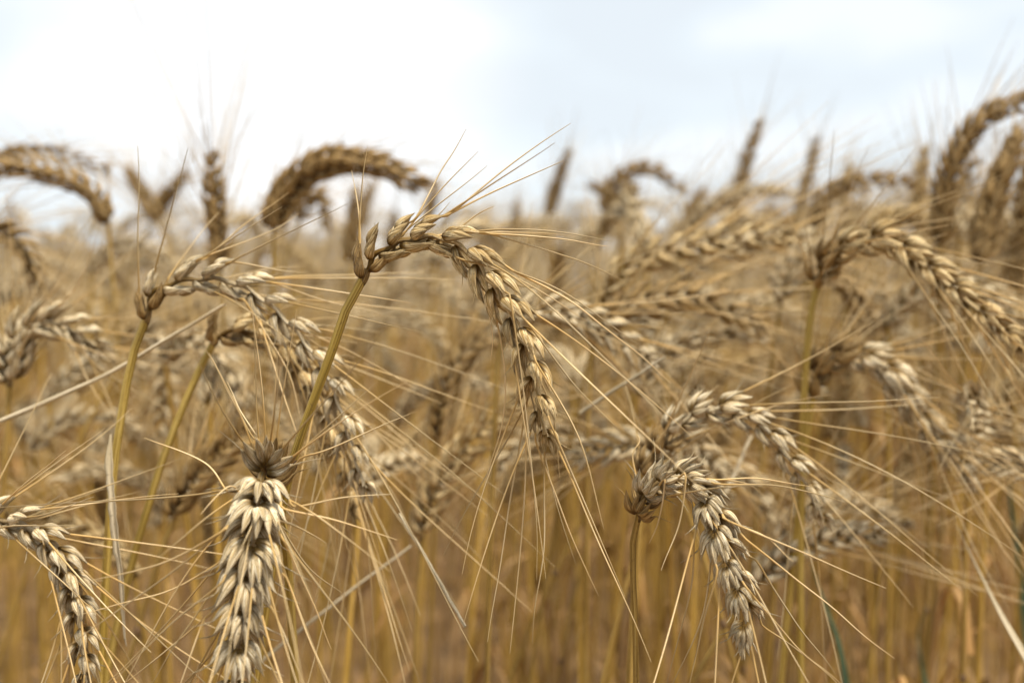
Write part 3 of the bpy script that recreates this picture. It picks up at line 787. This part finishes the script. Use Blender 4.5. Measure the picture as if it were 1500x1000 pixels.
def fill_stalk(x, y, h, rz, ti, label, tilt):
    me, top, kind = TPL[ti]
    s = h / top
    r_ = root('wheat_stalk', (x, y, 0), label, 'wheat stalk', 'blurred wheat stalks filling the field')
    r_.rotation_euler = (tilt[0], tilt[1], rz)
    r_.scale = (s, s, s)
    for nm, m in [('stem', me[0])] + [('leaf', l_) for l_ in me[3:]]:
        o = bpy.data.objects.new(nm, m); COL.objects.link(o); o.parent = r_
    e_ = bpy.data.objects.new('ear', me[1]); COL.objects.link(e_); e_.parent = r_
    b_ = bpy.data.objects.new('beard', me[2]); COL.objects.link(b_); b_.parent = e_

# positions: a jittered field; nearest ones that the camera sees become single things
spots = []
y0, y1 = 0.50, 5.0
HT = (750 + 40) / FP
dens = 190
for _ in range(60000):
    y = FR.uniform(-0.5, y1); x = FR.uniform(-3.6, 3.6)
    if abs(x) > abs(y) * 0.62 + 0.75: continue
    spots.append((x, y))
    if len(spots) > 330 * 12: break
for _ in range(95):            # the first rows behind the arched ears
    y = FR.uniform(0.55, 1.0); spots.append((FR.uniform(-1, 1) * y * 0.56, y))
inview = [(math.hypot(*p), p) for p in spots if p[1] > 0.52 and abs(p[0]) < p[1] * HT]
# thin the first rows
keep = []
for r, p in sorted(inview):
    pr = 0.5 if p[1] < 0.7 else (0.85 if p[1] < 1.0 else 1.0)
    if FR.random() < pr: keep.append((r, p))
indiv = keep[:246]
rest = [p for r, p in keep[246:]] + [p for p in spots if not (p[1] > 0.52 and abs(p[0]) < p[1] * HT) and (p[1] > 0.1 and abs(p[0]) > abs(p[1]) * 0.62 + 0.12)]

def height(y, x=0.0):
    k = 0.065 * x / max(y, 0.3)
    if y < 0.8: return ZC + FR.uniform(-0.12, 0.0) + 0.3 * k
    if y < 1.3: return ZC + FR.uniform(-0.11, 0.08) + k
    if y < 2.2: return ZC + FR.uniform(-0.10, 0.085 * y + 0.02) + 0.7 * k
    return ZC + FR.uniform(-0.06, 0.23) + 0.6 * k

def third(px):
    return ['by the left edge', 'left of the sharp arched ear', 'behind the sharp arched ear', 'right of the sharp arched ear', 'by the right edge'][int(min(4, max(0, px // 300)))]

for r, (x, y) in indiv:
    ti = int(FR.integers(0, 8)); kind = TPL[ti][2]
    rz = FR.uniform(0, 6.28)
    if kind != 'upright' and FR.random() < 0.65:
        rz = FR.normal() * 0.7
    px = 750 + x / y * FP
    rowname = 'nearer' if y < 0.95 else 'farther'
    lab = '%s %s blurred wheat stalk among the golden stems %s' % (rowname, kind, third(px))
    fill_stalk(x, y, height(y, x), rz, ti, lab, (FR.normal() * 0.05, FR.normal() * 0.05))

# everything beyond about 300 stalks: one mass
def field_mass():
    T = []
    for i, b in enumerate([15, 110, 150, 75, 130, 40]):
        sm, em, bm_, lm, top = template(400 + i, b, 3)
        T.append(([x.arrays() for x in (sm, em, bm_, merged(lm))], top))
    pos = [(x, y, height(y, x)) for x, y in rest]
    for _ in range(1700):       # farther rows, sparser
        y = 5 + 17 * FR.random() ** 1.4; x = FR.uniform(-1, 1) * (y * 0.66 + 0.5)
        pos.append((x, y, ZC + FR.uniform(0.0, 0.30)))
    Vs, Fs, As, Rs, Ms, n = [], [], [], [], [], 0
    for x, y, h in pos:
        ti = int(FR.integers(0, 6)); arrs, top = T[ti]
        s = h / top; rz = FR.uniform(0, 6.28) if FR.random() < 0.4 else FR.normal() * 0.8
        c, sn = math.cos(rz) * s, math.sin(rz) * s
        lx, ly = FR.normal() * 0.05, FR.normal() * 0.05
        hm = FR.choice([1, 4, 4, 4, 4]); rr = FR.random()  # mostly pale husk: light on the canopy painted into its colour
        for (V, F, A, R), mi in zip(arrs, (0, hm, 2, 3)):
            W = np.empty_like(V)
            W[:, 0] = V[:, 0] * c - V[:, 1] * sn + x + V[:, 2] * lx
            W[:, 1] = V[:, 0] * sn + V[:, 1] * c + y + V[:, 2] * ly
            W[:, 2] = V[:, 2] * s
            Vs.append(W); Fs.append(F + n); As.append(A); Rs.append(R + rr); Ms.append(np.full(len(F), mi)); n += len(V)
    me = mesh_from('wheat_field', np.concatenate(Vs), np.concatenate(Fs), np.concatenate(As), np.concatenate(Rs))
    for m in (M_STEMG, M_HUSK, M_AWN, M_LEAF, M_HUSKP, M_HUSKB): me.materials.append(m)
    me.polygons.foreach_set('material_index', np.concatenate(Ms).astype(np.int32))
    o = bpy.data.objects.new('wheat_field', me); COL.objects.link(o)
    o['kind'] = 'stuff'; o['label'] = 'dense mass of ripe wheat filling the field behind'
    print('mass stalks', len(pos), 'verts', n)
field_mass()
print('objects', len(bpy.data.objects), 'indiv', len(indiv))
